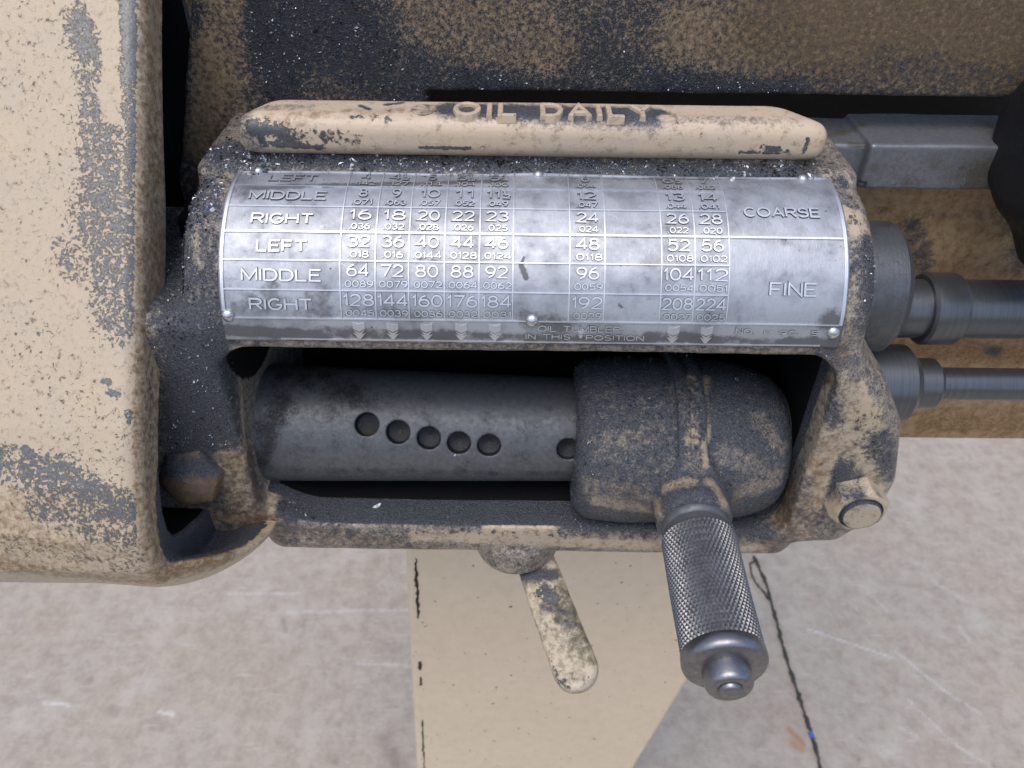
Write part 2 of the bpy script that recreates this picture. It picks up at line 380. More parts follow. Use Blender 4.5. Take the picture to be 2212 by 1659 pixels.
# ------------------------------------------------------------------ rods
t = thing('lead_screw', (1060, 150, -182), 'thick dark steel rod with a collar, upper of the two rods', 'rod')
def rodprof(x0, x1, R, c=6): return [(x0, 0), (x0, R-c), (x0+c, R), (x1-c, R), (x1, R-c), (x1, 0)]
attr0(lathe('rod', rodprof(1000, 2300, 82), 'x', (150, -166), M_rod, t))
attr0(lathe('bushing', rodprof(760, 1012, 176, 22), 'x', (140, -90), M_rod, t), val=.3)
attr0(lathe('collar', [(1130, 80), (1130, 94), (1138, 101), (1216, 101), (1226, 94), (1226, 80)], 'x', (150, -166), M_rod, t))
t = thing('feed_rod', (1200, 80, -396), 'thin dark steel rod with stepped collars, lower of the two rods', 'rod')
attr0(lathe('rod', rodprof(1000, 2300, 47), 'x', (80, -378), M_rod, t))
attr0(lathe('collar', rodprof(1100, 1222, 73, 14), 'x', (80, -378), M_rod, t))
attr0(lathe('bushing', rodprof(960, 1146, 112, 26), 'x', (80, -378), M_rod, t))

# ------------------------------------------------------------------ pedestal leg
leg = thing('pedestal_leg', (200, 345, GROUND), 'clean cream painted cabinet leg with a tapering right edge below the gearbox', 'machine leg')
LP = [(-395, -800), (-427, -1537), (-509, -3437), (-540, GROUND), (420, GROUND), (712, -3437), (871, -2504), (945, -2150), (960, -1960), (945, -1700), (900, -800)]
po = prism('leg_panel', LP, 345, 800, M_leg, leg, bevel=26)
attr0(po)
for i, (z0, z1, w) in enumerate(((-1560, -1990, 9), (-2340, -2420, 12), (-2480, -2560, 7), (-2900, -3500, 6))):
    n_ = 24; pts = []
    for k in range(n_):
        z = z0+(z1-z0)*k/(n_-1); x = -427+(z+1537)*(82/1900.)+44+rng.normal(0, 2.2); hw = w*rng.uniform(.25, 1)*(.4 if k in (0, n_-1) else 1)
        pts.append((x, z, hw))
    V = [(x+s_*hw, 343.4, z) for x, z, hw in pts for s_ in (-1, 1)]
    mesh('seam_crack', V, [[2*k, 2*k+1, 2*k+3, 2*k+2] for k in range(n_-1)], M_dirt, leg)

# ------------------------------------------------------------------ cord on the floor
cd = thing('floor_cord', at_z(1700, 1400, GROUND), 'thin black greasy cord lying on the concrete right of the knurled handle', 'cord')
def tube(name, pts, R, mat, parent, n=8):
    pts = np.asarray(pts, float); V = []
    for i, p in enumerate(pts):
        d = pts[min(i+1, len(pts)-1)]-pts[max(i-1, 0)]; d /= np.linalg.norm(d)+1e-9
        a = np.cross(d, [0, 0, 1.]); a /= np.linalg.norm(a)+1e-9; b = np.cross(a, d)
        r = R if np.isscalar(R) else R[i]
        for k in range(n): th = 2*math.pi*k/n; V.append(p+r*(a*math.cos(th)+b*math.sin(th)))
    F_ = [[i*n+k, i*n+(k+1) % n, (i+1)*n+(k+1) % n, (i+1)*n+k] for i in range(len(pts)-1) for k in range(n)]
    return mesh(name, V, F_, mat, parent)
def path(uv, step=14, jit=3.):
    P_ = []
    for (a, b), (c, d) in zip(uv[:-1], uv[1:]):
        A, B = at_z(a, b, GROUND+14), at_z(c, d, GROUND+14); m = max(2, int(np.linalg.norm(B-A)/step))
        P_ += [A+(B-A)*k/m for k in range(m)]
    P_ = np.array(P_); P_[:, :2] += rng.normal(0, jit, (len(P_), 2)); return P_
main = path([(1634,1195),(1650,1230),(1663,1258),(1668,1282),(1686,1340),(1697,1382),(1715,1440),(1737,1500),(1752,1545),(1771,1600),(1786,1659),(1800,1720)])
tube('cord_strand', main, 12+4*np.sin(np.arange(len(main))*.5)+rng.uniform(-2, 2, len(main)), M_cord, cd)
lp_ = path([(1640,1200),(1626,1210),(1628,1232),(1640,1254),(1656,1272),(1669,1290)])
tube('cord_loop', lp_, rng.uniform(5, 9, len(lp_)), M_cord, cd)
tube('blue_tape', path([(1760,1573),(1768,1592)], 10, 1), 17, M_blue, cd)

# ------------------------------------------------------------------ gear cover at the left
CP = [(350, 1000), (250, 800), (126, 624), (0, 474), (-127, 323), (-250, 178), (-370, 36), (-470, -82), (-545, -190), (-598, -300), (-607, -400), (-570, -498), (-480, -570), (-370, -630), (-200, -680), (100, -700), (500, -700), (500, 1000)]
def poly_sd(Y, Z, pts):
    n = len(pts); d = None; sgn = None
    for i in range(n):
        a = np.array(pts[i], float); b = np.array(pts[i-1], float); ex, ey = b-a
        wx, wy = Y-a[0], Z-a[1]; t_ = np.clip((wx*ex+wy*ey)/(ex*ex+ey*ey), 0, 1)
        q = (wx-ex*t_)**2+(wy-ey*t_)**2; d = q if d is None else np.minimum(d, q)
        c1 = Z >= a[1]; c2 = Z < b[1]; c3 = ex*wy > ey*wx
        fl = (c1 & c2 & c3) | (~c1 & ~c2 & ~c3); sgn = fl if sgn is None else sgn ^ fl
    return np.where(sgn, -1, 1)*np.sqrt(d)
def cover_f(P):
    X, Y, Z = P; p2 = poly_sd(Y, Z, CP)
    q0, q1 = p2+45, np.abs(X+1300)-500+38             # x from -1800 to -800
    d = np.sqrt(np.maximum(q0, 0)**2+np.maximum(q1, 0)**2)+np.minimum(np.maximum(q0, q1), 0)-38
    d = d+0*X
    # shallow raised flat near the edge
    inner = np.maximum(p2+150, -(X+1600)); inner = np.maximum(inner, -(X+1500))
    d = smax(d, -np.maximum(p2+118+34*np.exp(-((Z-120)/200.)**2), -(X+930)), 12)      # hollow open to the right
    d = smin(d, np.maximum(np.maximum(p2+60, np.abs(X+950)-18), -p2-240), 10)
    # scoop under the gearbox
    T = ell(P, (-880, -225, -430), (322, 340, 272)); rim = Z+400+.60*(np.clip(Y, -900, -290)+600)
    T = smax(T, -ell(P, (-880, -225, -415), (278, 296, 234)), 10); T = smax(T, rim+0*X, 16); T = smax(T, -(poly_sd(Y, Z, CP)+70), 12)
    T = smax(T, -(X+960), 10); d = smin(d, smax(T, -(poly_sd(Y, Z, CP)+20+900*np.clip((X+870)/60., 0, 1)), 6), 22)
    return d+cast_noise(P, .7, 95)
v, f = nets(cover_f, (-1330, -640, -800), (-480, 520, 960), 8)
cov = thing('gear_cover', (-1000, -200, -700), 'large cream painted guard with chipped dark edge at the left side', 'machine cover')
co = mesh('shell', v, f, M_cover, cov)
gc = prism('dark_filler_block', [(470, -600), (-250, -600), (-430, -300), (-230, 50), (20, 350), (230, 600), (470, 880)], -1270, -1000, M_shade, cov, plane='yz')  # black block added inside the cover so its hollow shows dark
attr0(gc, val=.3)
gc = prism('dark_filler_plate', [(338, -735), (20, -735), (60, 130), (338, 130)], -829, -742, M_shade, cov, plane='yz'); attr0(gc, val=.3)  # black plate added so the gap beside the cover shows dark
stain(co, {'bare': (.15, [(215,50,222,270,20,-.1),(150,60,190,150,36,.66),(175,160,185,260,22,.5),(200,280,220,420,50,.56),(180,420,250,560,60,.57),(225,500,250,700,50,.52),(130,545,150,600,20,.5),(60,20,100,420,60,.2),(265,0,275,200,18,.80),(275,200,285,400,16,.62),(290,400,300,700,18,.6),(305,700,315,860,20,.62),(320,860,340,1100,18,.66),
     (0,1010,130,1050,40,.52),(130,1050,290,1130,55,.60),(100,1100,330,1180,45,.48),(20,1190,300,1240,24,.34),(225,30,228,260,14,.10),(60,760,240,960,60,.24),(303,840,316,870,12,.9),(285,905,305,935,11,.75),(225,835,235,838,6,.9),(240,858,250,862,7,.95),(58,985,62,990,8,1.)]),
  'film': (.13, [(318,0,330,700,26,.9),(338,600,342,900,20,.9),(0,1150,350,1200,60,.42),(0,1235,380,1250,30,.58),(380,1225,560,1210,40,.75),(60,1100,300,1130,40,.4)]),
  'oil': (.0, [(318,640,330,1000,14,.42),(450,1165,540,1150,30,.55),(390,1160,520,1185,16,.75)])})
_v = UN[co.name][0]; _in = (poly_sd(_v[:, 1], _v[:, 2], CP) < -112) & (_v[:, 0] < -805)
_side = (_v[:, 0] > -812) & (_v[:, 0] < -786) & (poly_sd(_v[:, 1], _v[:, 2], CP) > -200) & (_v[:, 2] > -420)
co.data.attributes['film'].data.foreach_set('value', np.where(_side, .52, UN[co.name+':film']).astype(np.float32))  # brown film on the right-facing side, partly its shade painted in
co.data.attributes['bare'].data.foreach_set('value', np.where(_side, .12, UN[co.name+':bare']).astype(np.float32))
_in |= (((_v[:, 0]+860)/268)**2+((_v[:, 1]+225)/330)**2+((_v[:, 2]+420)/270)**2 < 1) & (_v[:, 0] > -835)
co.data.attributes['oil'].data.foreach_set('value', np.where(_in, .95, UN[co.name+':oil']).astype(np.float32))  # shade inside the cover and scoop painted through the oil attribute

paint_shade(co, lambda c: ((poly_sd(c[:, 1], c[:, 2], CP) < -100) & (c[:, 0] < -812) & (c[:, 0] > -1760)) | ((c[:, 2] < -600) & (poly_sd(c[:, 1], c[:, 2], CP) < -90) & (c[:, 1] > -300) & (c[:, 0] > -1700)))  # shade of the cover's hollow painted near-black
# ------------------------------------------------------------------ gearbox
gb = thing('threading_gearbox', (0, 0, -780), 'grimy cream cast gearbox with a curved silver number plate and an open slot', 'lathe gearbox')
def house_f(P):
    X, Y, Z = P
    barrel = cyl(P, 'x', (0, 0), 273, -738, 803, 62)
    body = box(P, (-738, 20, -740), (795, 350, 292), 25)
    d = smin(barrel, body, 25)
    frame = box(P, (-690, -286, -742), (800, 300, -200), 62)
    e2 = poly_sd(X, Z, [(728, -85), (752, -80), (820, -135), (886, -250), (930, -420), (922, -520), (866, -590), (728, -600)])+0*Y+0; e3 = np.abs(Y+28)-278+70
    earr = np.sqrt(np.maximum(e2, 0)**2+np.maximum(e3, 0)**2)+np.minimum(np.maximum(e2, e3), 0)-70
    earl = box(P, (-990, -296, -656), (-655, 250, 80), 40)
    frame = np.minimum(frame, box(P, (-742, -190, -742), (-600, 300, -560), 20))
    low = smin(frame, smin(earr, earl, 30), 34)
    d = smin(d, low, 44)
        # slot and hollow
    w = box(P, (-668, -700, -612), (742, 230, -14), 70)
    w2 = cyl(P, 'x', (0, 0), 238, -640, 742, 20); w2 = np.maximum(w2, -(Z+220)+0*X); 
    w = np.minimum(w, np.maximum(w2, Y-230))
    w = smax(w, -(Z+612-(np.clip((-X-480)/160., 0, 1)**2)*70+0*Y), 30)
    d = smax(d, -w, 16)
    d = smin(d, cyl(P, 'z', (20, -186), 122, -792, -700, 16), 26)      # boss under the front rail
    # gritty ledge behind the plate, bar seat
    d = smin(d, box(P, (-600, 66, 240), (655, 200, 302), 12), 14)
    return d+cast_noise(P, 1.0, 70)
v, f = nets(house_f, (-930, -345, -820), (1090, 352, 345), 7)
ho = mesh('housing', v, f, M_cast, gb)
stain(ho, {'oil': (.56, [(500,340,400,470,44,.92),(390,480,400,720,40,.86),(1820,370,1890,520,12,.45),
    (420,430,440,700,55,.80),(385,480,390,700,40,.86),(418,500,424,580,9,.52),(480,350,560,345,30,.9),(560,352,1740,362,18,.96),(430,780,430,980,70,.97),(500,800,500,900,14,.80),
    (500,1000,520,1120,30,.34),(400,1100,500,1120,20,.5),(590,1050,600,1120,20,.3),(520,840,530,1000,10,.35),(620,1110,1660,1140,18,.95),(640,1150,900,1158,12,.62),(900,1160,1650,1180,14,.12),(650,1190,1700,1203,14,.03),(620,1100,1660,1100,16,1.),
    (1850,400,1880,560,22,.06),(1835,420,1850,640,10,.7),(1865,600,1880,730,22,.22),(1860,700,1850,760,30,.5),(1830,780,1890,860,50,.58),(1800,860,1830,1000,50,.28),(1870,880,1900,1060,30,.2),(1900,940,1930,1010,26,.78),(1940,850,1945,1050,8,.1),
    (1810,1010,1850,1060,36,.92),(1740,1150,1900,1155,14,.1),(1680,1190,1720,1195,24,.05),(1740,880,1750,1130,26,.6),(1660,900,1700,1100,40,.45),(1780,760,1800,900,20,.72),(1890,560,1940,700,30,.75),(1910,500,1930,640,26,.85),
    (500,760,1700,775,6,.30),(1060,1225,1190,1225,24,.08),(420,1120,560,1130,16,.2),(1760,370,1830,430,14,.62),(1810,380,1820,390,10,.9)]),
  'film': (.22, [(500,900,510,1120,34,.5),(440,1110,600,1150,34,.62),(540,990,580,1150,16,.85),(520,760,1650,765,9,.62),(1650,770,1780,800,26,.95),(1780,720,1810,760,26,.9),(600,1150,900,1180,24,.6),(900,1160,1700,1185,16,.38),(1660,1180,1720,1150,24,.55),(600,340,1750,352,8,.9),
    (1700,900,1700,1100,60,.7),(1800,880,1900,1000,50,.3),(1740,1120,1850,1150,20,.5),(400,1000,490,1110,30,.65)]),
  'bare': (.10, [(900,1150,1650,1158,10,.35),(1860,420,1885,540,16,.3),(1860,900,1880,980,30,.35),(600,1185,1700,1203,12,.06),(1900,1100,1920,1150,20,.2)])})

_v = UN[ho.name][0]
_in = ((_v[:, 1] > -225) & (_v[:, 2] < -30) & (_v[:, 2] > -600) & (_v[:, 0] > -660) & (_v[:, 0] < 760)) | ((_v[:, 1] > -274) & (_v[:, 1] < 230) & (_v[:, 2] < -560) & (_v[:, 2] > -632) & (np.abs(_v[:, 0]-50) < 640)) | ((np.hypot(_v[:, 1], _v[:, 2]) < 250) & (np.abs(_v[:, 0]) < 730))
_o = np.where(_in, 1.25, UN[ho.name+':oil']); ho.data.attributes['oil'].data.foreach_set('value', _o.astype(np.float32))  # oil here is painted shade in the slot, real grime on the rail top
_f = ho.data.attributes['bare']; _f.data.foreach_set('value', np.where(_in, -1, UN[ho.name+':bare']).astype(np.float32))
paint_shade(ho, lambda c: (((c[:, 1] > -185) & (c[:, 2] < -25) & (c[:, 2] > -625) & (c[:, 0] > -640) & (c[:, 0] < 757)) | ((np.hypot(c[:, 1], c[:, 2]) < 250) & (np.abs(c[:, 0]) < 730))) & (c[:, 1] < 330) & (c[:, 2] < 250))  # deep faces of the slot get their shade painted near-black
# number plate --------------------------------------------------------
RP = 279.0
def bend(x, deg, h=0.):
    a = np.radians(deg); return np.stack([np.asarray(x, float)+0*a, -(RP+h)*np.cos(a), (RP+h)*np.sin(a)], -1)
PX0, PX1 = -634., 722.
def edge_x(x, d): return x
def buckle(X, A):
    return 2.5*np.sin(X/90.)*np.clip((A-84)/16, 0, 1)+7*np.exp(-((X-40)/60.)**2)*np.clip((A-88)/12, 0, 1)
nxp, nap = 340, 120
Xg, Ag = np.meshgrid(np.linspace(PX0-3, PX1+2, nxp), np.linspace(3.5, 103, nap), indexing='ij')
top = bend(Xg, Ag, buckle(Xg, Ag)+.5*np.sin(Xg/37.)*np.sin(Ag/5.)).reshape(-1, 3)
bot = bend(Xg, Ag, -5.).reshape(-1, 3)
F_ = grid_faces(nxp, nap); nb = len(top); F2 = F_[:, ::-1]+nb
ring = [i*nap for i in range(nxp)]+[(nxp-1)*nap+j for j in range(1, nap)]+[i*nap+nap-1 for i in range(nxp-2, -1, -1)]+[j for j in range(nap-2, 0, -1)]
side = np.array([[a, a+nb, b+nb, b] for a, b in zip(ring, ring[1:]+ring[:1])])
plate = mesh('data_plate', np.concatenate([top, bot]), np.concatenate([F_, F2, side]), M_plate, gb)
plate['label'] = 'curved silver number plate with raised figures'
stain(plate, {'oil': (.16, [(490,722,700,732,13,.86),(700,722,1400,738,13,.70),(1122,572,1134,600,5,1.1),(1128,556,1122,572,2.5,1.),(1335,655,1340,660,3,.9),(1060,486,1062,488,3,.9),(900,560,940,566,3,.6),(1130,690,1210,700,22,.52),(1400,722,1800,745,12,.72),(1700,735,1810,745,16,.88),(1790,680,1810,700,24,.85),(480,600,700,660,26,.36),(500,372,1750,372,8,.72),(490,390,520,430,20,.5),(500,650,700,680,20,.42),
     (1680,500,1700,560,20,.28),(1250,470,1280,475,12,.4),(760,470,800,500,10,.3),(1100,390,1700,395,14,.35),(540,520,650,560,20,.22),(600,660,1000,690,12,.38)])})
def strip(name, x0, x1, a0, a1, h=3.4):
    n1 = max(2, int((x1-x0)/25)+2); n2 = max(2, int(abs(a1-a0)/1.5)+2)
    A_, B_ = np.meshgrid(np.linspace(x0, x1, n1), np.linspace(a0, a1, n2), indexing='ij')
    bk = buckle(A_, B_)
    t_ = bend(A_, B_, bk+h).reshape(-1, 3); b_ = bend(A_, B_, bk-1).reshape(-1, 3); F_ = grid_faces(n1, n2); m_ = len(t_)
    r_ = [i*n2 for i in range(n1)]+[(n1-1)*n2+j for j in range(1, n2)]+[i*n2+n2-1 for i in range(n1-2, -1, -1)]+[j for j in range(n2-2, 0, -1)]
    sd_ = np.array([[a, a+m_, b+m_, b] for a, b in zip(r_, r_[1:]+r_[:1])])
    return sharp(mesh(name, np.concatenate([t_, b_]), np.concatenate([F_, sd_]), M_raise, plate))
COLX = [-374, -298, -226, -149, -74, -1, 121, 197, 319, 391, 465]
ROWA = [93, 80, 67, 54, 41, 28, 15]
w_ = 1.2                                                 # half line width in units
dg = math.degrees(1/RP)
strip('border_line', PX0+2, PX0+8, 15, 97); strip('border_line', PX1-9, PX1-2, 15, 97)
for i, a in enumerate(ROWA):
    hw = (2.2 if a == 54 else 1.2)*dg
    strip('grid_line', PX0+8, COLX[-1] if a not in (54, 15, 93) else PX1-9, a-hw, a+hw, 3.2)
for x in COLX:
    for a0, a1 in zip(ROWA[1:], ROWA[:-1]):
        strip('grid_line', x-1.2, x+1.2, a0+1.2*dg, a1-1.2*dg, 3.)
strip('border_line', PX0+120, PX1-40, 4.4, 4.9, 2)

def arc(cx, cy, rx, ry, a0, a1, n=9):
    return [(cx+rx*math.cos(math.radians(a0+(a1-a0)*k/n)), cy+ry*math.sin(math.radians(a0+(a1-a0)*k/n))) for k in range(n+1)]
def ring_(cx, cy, rx, ry, n=16): return arc(cx, cy, rx, ry, 90, 450, n)[:-1]+['closed']
GL = {'0': (.84, [ring_(.5, .5, .5, .5)]), '1': (.34, [[(.1, .74), (.8, 1), (.8, 0)]]), '2': (.84, [arc(.5, .70, .46, .30, 165, -38)+[(.02, 0), (1, 0)]]),
 '3': (.84, [arc(.48, .755, .42, .245, 155, -90)[:-1]+[(.42, .51)], [(.42, .51)]+arc(.48, .265, .50, .265, 80, -155)]), '4': (.90, [[(.74, 0), (.74, 1), (.0, .27), (1, .27)]]),
 '5': (.84, [[(.88, 1), (.2, 1), (.12, .52)]+arc(.48, .33, .50, .33, 125, -150)]), '6': (.84, [ring_(.5, .31, .48, .31), [(.02, .33), (.08, .58), (.28, .84), (.70, 1)]]),
 '7': (.80, [[(0, 1), (1, 1), (.34, 0)]]), '8': (.84, [ring_(.5, .765, .40, .235), ring_(.5, .27, .49, .27)]), '9': (.84, [ring_(.5, .69, .48, .31), [(.98, .67), (.92, .42), (.72, .16), (.30, 0)]]),
 '.': (.10, [[(.5, -.01), (.5, .11)]]), 'L': (.70, [[(0, 1), (0, 0), (1, 0)]]), 'E': (.74, [[(1, 1), (0, 1), (0, 0), (1, 0)], [(0, .52), (.85, .52)]]), 'F': (.70, [[(1, 1), (0, 1), (0, 0)], [(0, .5), (.85, .5)]]),
 'T': (.84, [[(0, 1), (1, 1)], [(.5, 1), (.5, 0)]]), 'M': (1.0, [[(0, 0), (0, 1), (.5, .12), (1, 1), (1, 0)]]), 'I': (.06, [[(.5, 0), (.5, 1)]]), 'D': (.86, [[(0, 0), (0, 1), (.45, 1)]+arc(.5, .5, .5, .5, 80, -80)+[(.45, 0), (0, 0)]]),
 'R': (.82, [[(0, 0), (0, 1), (.6, 1)]+arc(.62, .75, .36, .25, 80, -80)+[(.6, .5), (0, .5)], [(.52, .5), (1, 0)]]), 'G': (.92, [arc(.5, .5, .5, .5, 48, 345, 14)+[(.98, .46), (.58, .46)]]), 'H': (.84, [[(0, 0), (0, 1)], [(1, 0), (1, 1)], [(0, .52), (1, .52)]]),
 'C': (.92, [arc(.52, .5, .5, .5, 48, 312, 14)]), 'O': (1.0, [ring_(.5, .5, .5, .5)]), 'A': (.92, [[(0, 0), (.5, 1), (1, 0)], [(.17, .32), (.83, .32)]]), 'S': (.80, [arc(.5, .745, .44, .255, 30, 262, 9)+arc(.5, .26, .48, .26, 82, -155, 9)]),
 'N': (.84, [[(0, 0), (0, 1), (1, 0), (1, 1)]]), 'U': (.84, [[(0, 1), (0, .38)]+arc(.5, .38, .5, .38, 188, 352)+[(1, .38), (1, 1)]]), 'B': (.80, [[(0, 0), (0, 1), (.55, 1)]+arc(.58, .76, .34, .24, 80, -80)+[(.55, .52), (0, .52)], [(.55, .52)]+arc(.6, .26, .38, .26, 80, -80)+[(.55, 0), (0, 0)]]),
 'P': (.78, [[(0, 0), (0, 1), (.6, 1)]+arc(.62, .74, .36, .26, 80, -80)+[(.6, .48), (0, .48)]]), 'Y': (.84, [[(0, 1), (.5, .48), (1, 1)], [(.5, .48), (.5, 0)]]), '/': (.42, [[(0, 0), (1, 1)]]), ' ': (.5, [])}
def strokes(txt, gap=.24):
    """polylines of a word, laid out one unit high"""
    out, x = [], 0.
    for ch in txt:
        if ch in '\u00bd\u00be':
            for c2, ox, oy in (('1' if ch == '\u00bd' else '3', 0, .52), ('2' if ch == '\u00bd' else '4', .12, -.04)):
                w_, L = GL[c2]
                out += [[q if q == 'closed' else (x+ox+q[0]*w_*.46, oy+q[1]*.46) for q in pl] for pl in L]
            out.append([(x, .48), (x+.46, .48)]); x += .66; continue
        w_, L = GL[ch]; out += [[q if q == 'closed' else (x+q[0]*w_, q[1]) for q in pl] for pl in L]; x += w_+gap
    return out, x-gap
def word(txt, w, h, hw, draft=0., gap=1.):
    """-> list of (a, b, level) vertices and faces; level 1 = top, 0 = foot of the raised stroke"""
    L, tot = strokes(txt, .24*gap); V, F_, top = [], [], []
    for pl in L:
        cl = pl[-1] == 'closed'; P_ = np.array([(q[0]/tot*w-w/2, (q[1]-.5)*h) for q in (pl[:-1] if cl else pl)])
        n = len(P_); nr = []
        for i in range(n):
            d1 = P_[i]-P_[i-1] if (i or cl) else P_[1]-P_[0]; d2 = P_[(i+1) % n]-P_[i] if (i < n-1 or cl) else d1
            d1 = d1/np.linalg.norm(d1); d2 = d2/np.linalg.norm(d2); m_ = np.array([-(d1+d2)[1], (d1+d2)[0]]); m_ /= np.linalg.norm(m_)+1e-9
            nr.append(m_/max(.45, m_@np.array([-d1[1], d1[0]])))
        o_ = len(V)
        for i in range(n):
            for lv, k in ((1, hw), (0, hw+draft)):
                for sg in (-1, 1): V.append((*(P_[i]+sg*k*nr[i]), lv))
        for i in range(n if cl else n-1):
            a, b = o_+4*i, o_+4*((i+1) % n)
            F_ += [[a, b, b+1, a+1]]; top.append(0)
            F_ += [[a+2, b+2, b, a], [a+1, b+1, b+3, a+3]]; top += [1, 1]
        if not cl:
            a = o_; b = o_+4*(n-1); F_ += [[a, a+1, a+3, a+2], [b+1, b, b+2, b+3]]; top += [1, 1]
    return np.array(V, float), F_, top
def letter(txt, xc, ac, w, h, ht=3.2, bold=.012, mat=None):
    hw = {True: 1.85, False: 1.15}[h > 20]+(.25 if h > 20 and txt[0] in 'LMRCF' else 0)
    V, F_, top = word(txt, w-2*hw, h-2*hw, hw, .9)
    x = xc+V[:, 0]; a = ac+V[:, 1]*dg; z = np.where(V[:, 2] > 0, ht, -.6)
    o = mesh('lettering', bend(x, a, z+buckle(x, a)), F_, mat or M_raise, plate, smooth=False)
    o.data.materials.append(M_edge); o.data.polygons.foreach_set('material_index', top); return o
BIG = [["4", "4\u00bd", "5", "5\u00bd", "5\u00be", "6", "6\u00bd", "7"], ["8", "9", "10", "11", "11\u00bd", "12", "13", "14"], ["16", "18", "20", "22", "23", "24", "26", "28"],
       ["32", "36", "40", "44", "46", "48", "52", "56"], ["64", "72", "80", "88", "92", "96", "104", "112"], ["128", "144", "160", "176", "184", "192", "208", "224"]]
SML = [[".142", ".127", ".114", ".104", ".100", ".094", ".088", ".082"], [".071", ".063", ".057", ".052", ".049", ".047", ".044", ".041"], [".036", ".032", ".028", ".026", ".025", ".024", ".022", ".020"],
       [".018", ".016", ".0144", ".0128", ".0124", ".0118", ".0108", ".0102"], [".0089", ".0079", ".0072", ".0064", ".0062", ".0059", ".0054", ".0051"], [".0045", ".0039", ".0036", ".0032", ".0031", ".0029", ".0027", ".0025"]]
CC = [(COLX[0]+COLX[1])/2, (COLX[1]+COLX[2])/2, (COLX[2]+COLX[3])/2, (COLX[3]+COLX[4])/2, (COLX[4]+COLX[5])/2, (COLX[6]+COLX[7])/2, (COLX[8]+COLX[9])/2, (COLX[9]+COLX[10])/2]
for r in range(6):
    at = ROWA[r]
    for k in range(8):
        b, s_ = BIG[r][k], SML[r][k]
        wd = {1: 20, 2: 50, 3: 68}[len(b)]
        if '\u00bd' in b or '\u00be' in b: wd = {2: 42, 3: 52}[len(b)]
        if b in ('11', '10', '12', '14', '13'): wd = 44
        letter(b, CC[k]+1, at-4.1, wd, 27)
        letter(s_, CC[k]+1, at-10.0, 46 if len(s_) == 4 else (63 if r < 4 else 67), 15, 2.6, .004)
for txt, a, w in (("LEFT", 86.5, 110), ("MIDDLE", 73.5, 172), ("RIGHT", 60.3, 136), ("LEFT", 47.3, 110), ("MIDDLE", 34.4, 174), ("RIGHT", 21.5, 138)):
    letter(txt, -500+(-4 if txt == 'RIGHT' else 0), a, w, 27, 3.4, .007)
letter("COARSE", 586, 67, 168, 27, 3.4, .007); letter("FINE", 604, 31, 103, 30, 3.6, .010)
letter("OIL TUMBLER", 146, 11.6, 182, 15, 2., .004); letter("IN THIS", 78, 7.6, 100, 14, 2., .004); letter("POSITION", 226, 7.4, 128, 14, 2., .004)
letter("NO.", 510, 11.6, 42, 14, 2.4, .004); letter("P 9C  S", 612, 11., 120, 12, 1.6, .002)
def arrow(xc, small=False):
    """feathered tail above a triangular head"""
    k = .5 if small else 1
    polys = [[(-13, 13.6), (0, 12.6), (13, 13.6), (13, 10.4), (0, 9.0), (-13, 10.4)], [(-13, 9.9), (0, 8.5), (13, 9.9), (4, 7.6), (13, 8.2), (0, 4.6), (-13, 8.2), (-4, 7.6)]]
    V, F_ = [], []
    for pl in polys:
        n = len(pl); o_ = len(V)
        for h in (2.8, -1.):
            for x, a in pl: V.append(bend(np.array(xc+x*k), np.array(9+(a-9)*k*.98), h))
        F_ += [[o_+i for i in range(n)][::-1]]+[[o_+i, o_+(i+1) % n, o_+n+(i+1) % n, o_+n+i] for i in range(n)]
    mesh('arrow_mark', V, F_, M_raise, plate, smooth=False)
for k in (0, 1, 2, 3, 4, 6, 7): arrow(CC[k]-2)
arrow(150, True)

# rivets, bolts ---------------------------------------------------------
def rivet(x, deg, R=15, hh=11):
    a = math.radians(deg); nrm = np.array([0, -math.cos(a), math.sin(a)]); t1 = np.array([1., 0, 0]); t2 = np.cross(nrm, t1)
    c = np.array([x, 0, 0])+nrm*(RP-2); V = []; m = 9; n = 24
    for j in range(m):
        p = j/(m-1)*math.pi/2
        for k in range(n):
            q = 2*math.pi*k/n; rr = R*math.cos(p)*(1+.04*math.sin(3*q)); V.append(c+nrm*(3+hh*math.sin(p))+rr*(math.cos(q)*t1+math.sin(q)*t2))
    for k in range(n): q = 2*math.pi*k/n; V.append(c+R*1.02*(math.cos(q)*t1+math.sin(q)*t2))
    F_ = [[j*n+k, j*n+(k+1) % n, (j+1)*n+(k+1) % n, (j+1)*n+k] for j in range(m-1) for k in range(n)]+[[m*n+k, m*n+(k+1) % n, (k+1) % n, k] for k in range(n)]
    return attr0(mesh('rivet', V, F_, M_riv, gb), val=0.)
for x, a in ((-622, 16), (42, 15.5), (704, 11.5), (54, 93.5), (-588, 94), (660, 93)): rivet(x, a, 14.5)
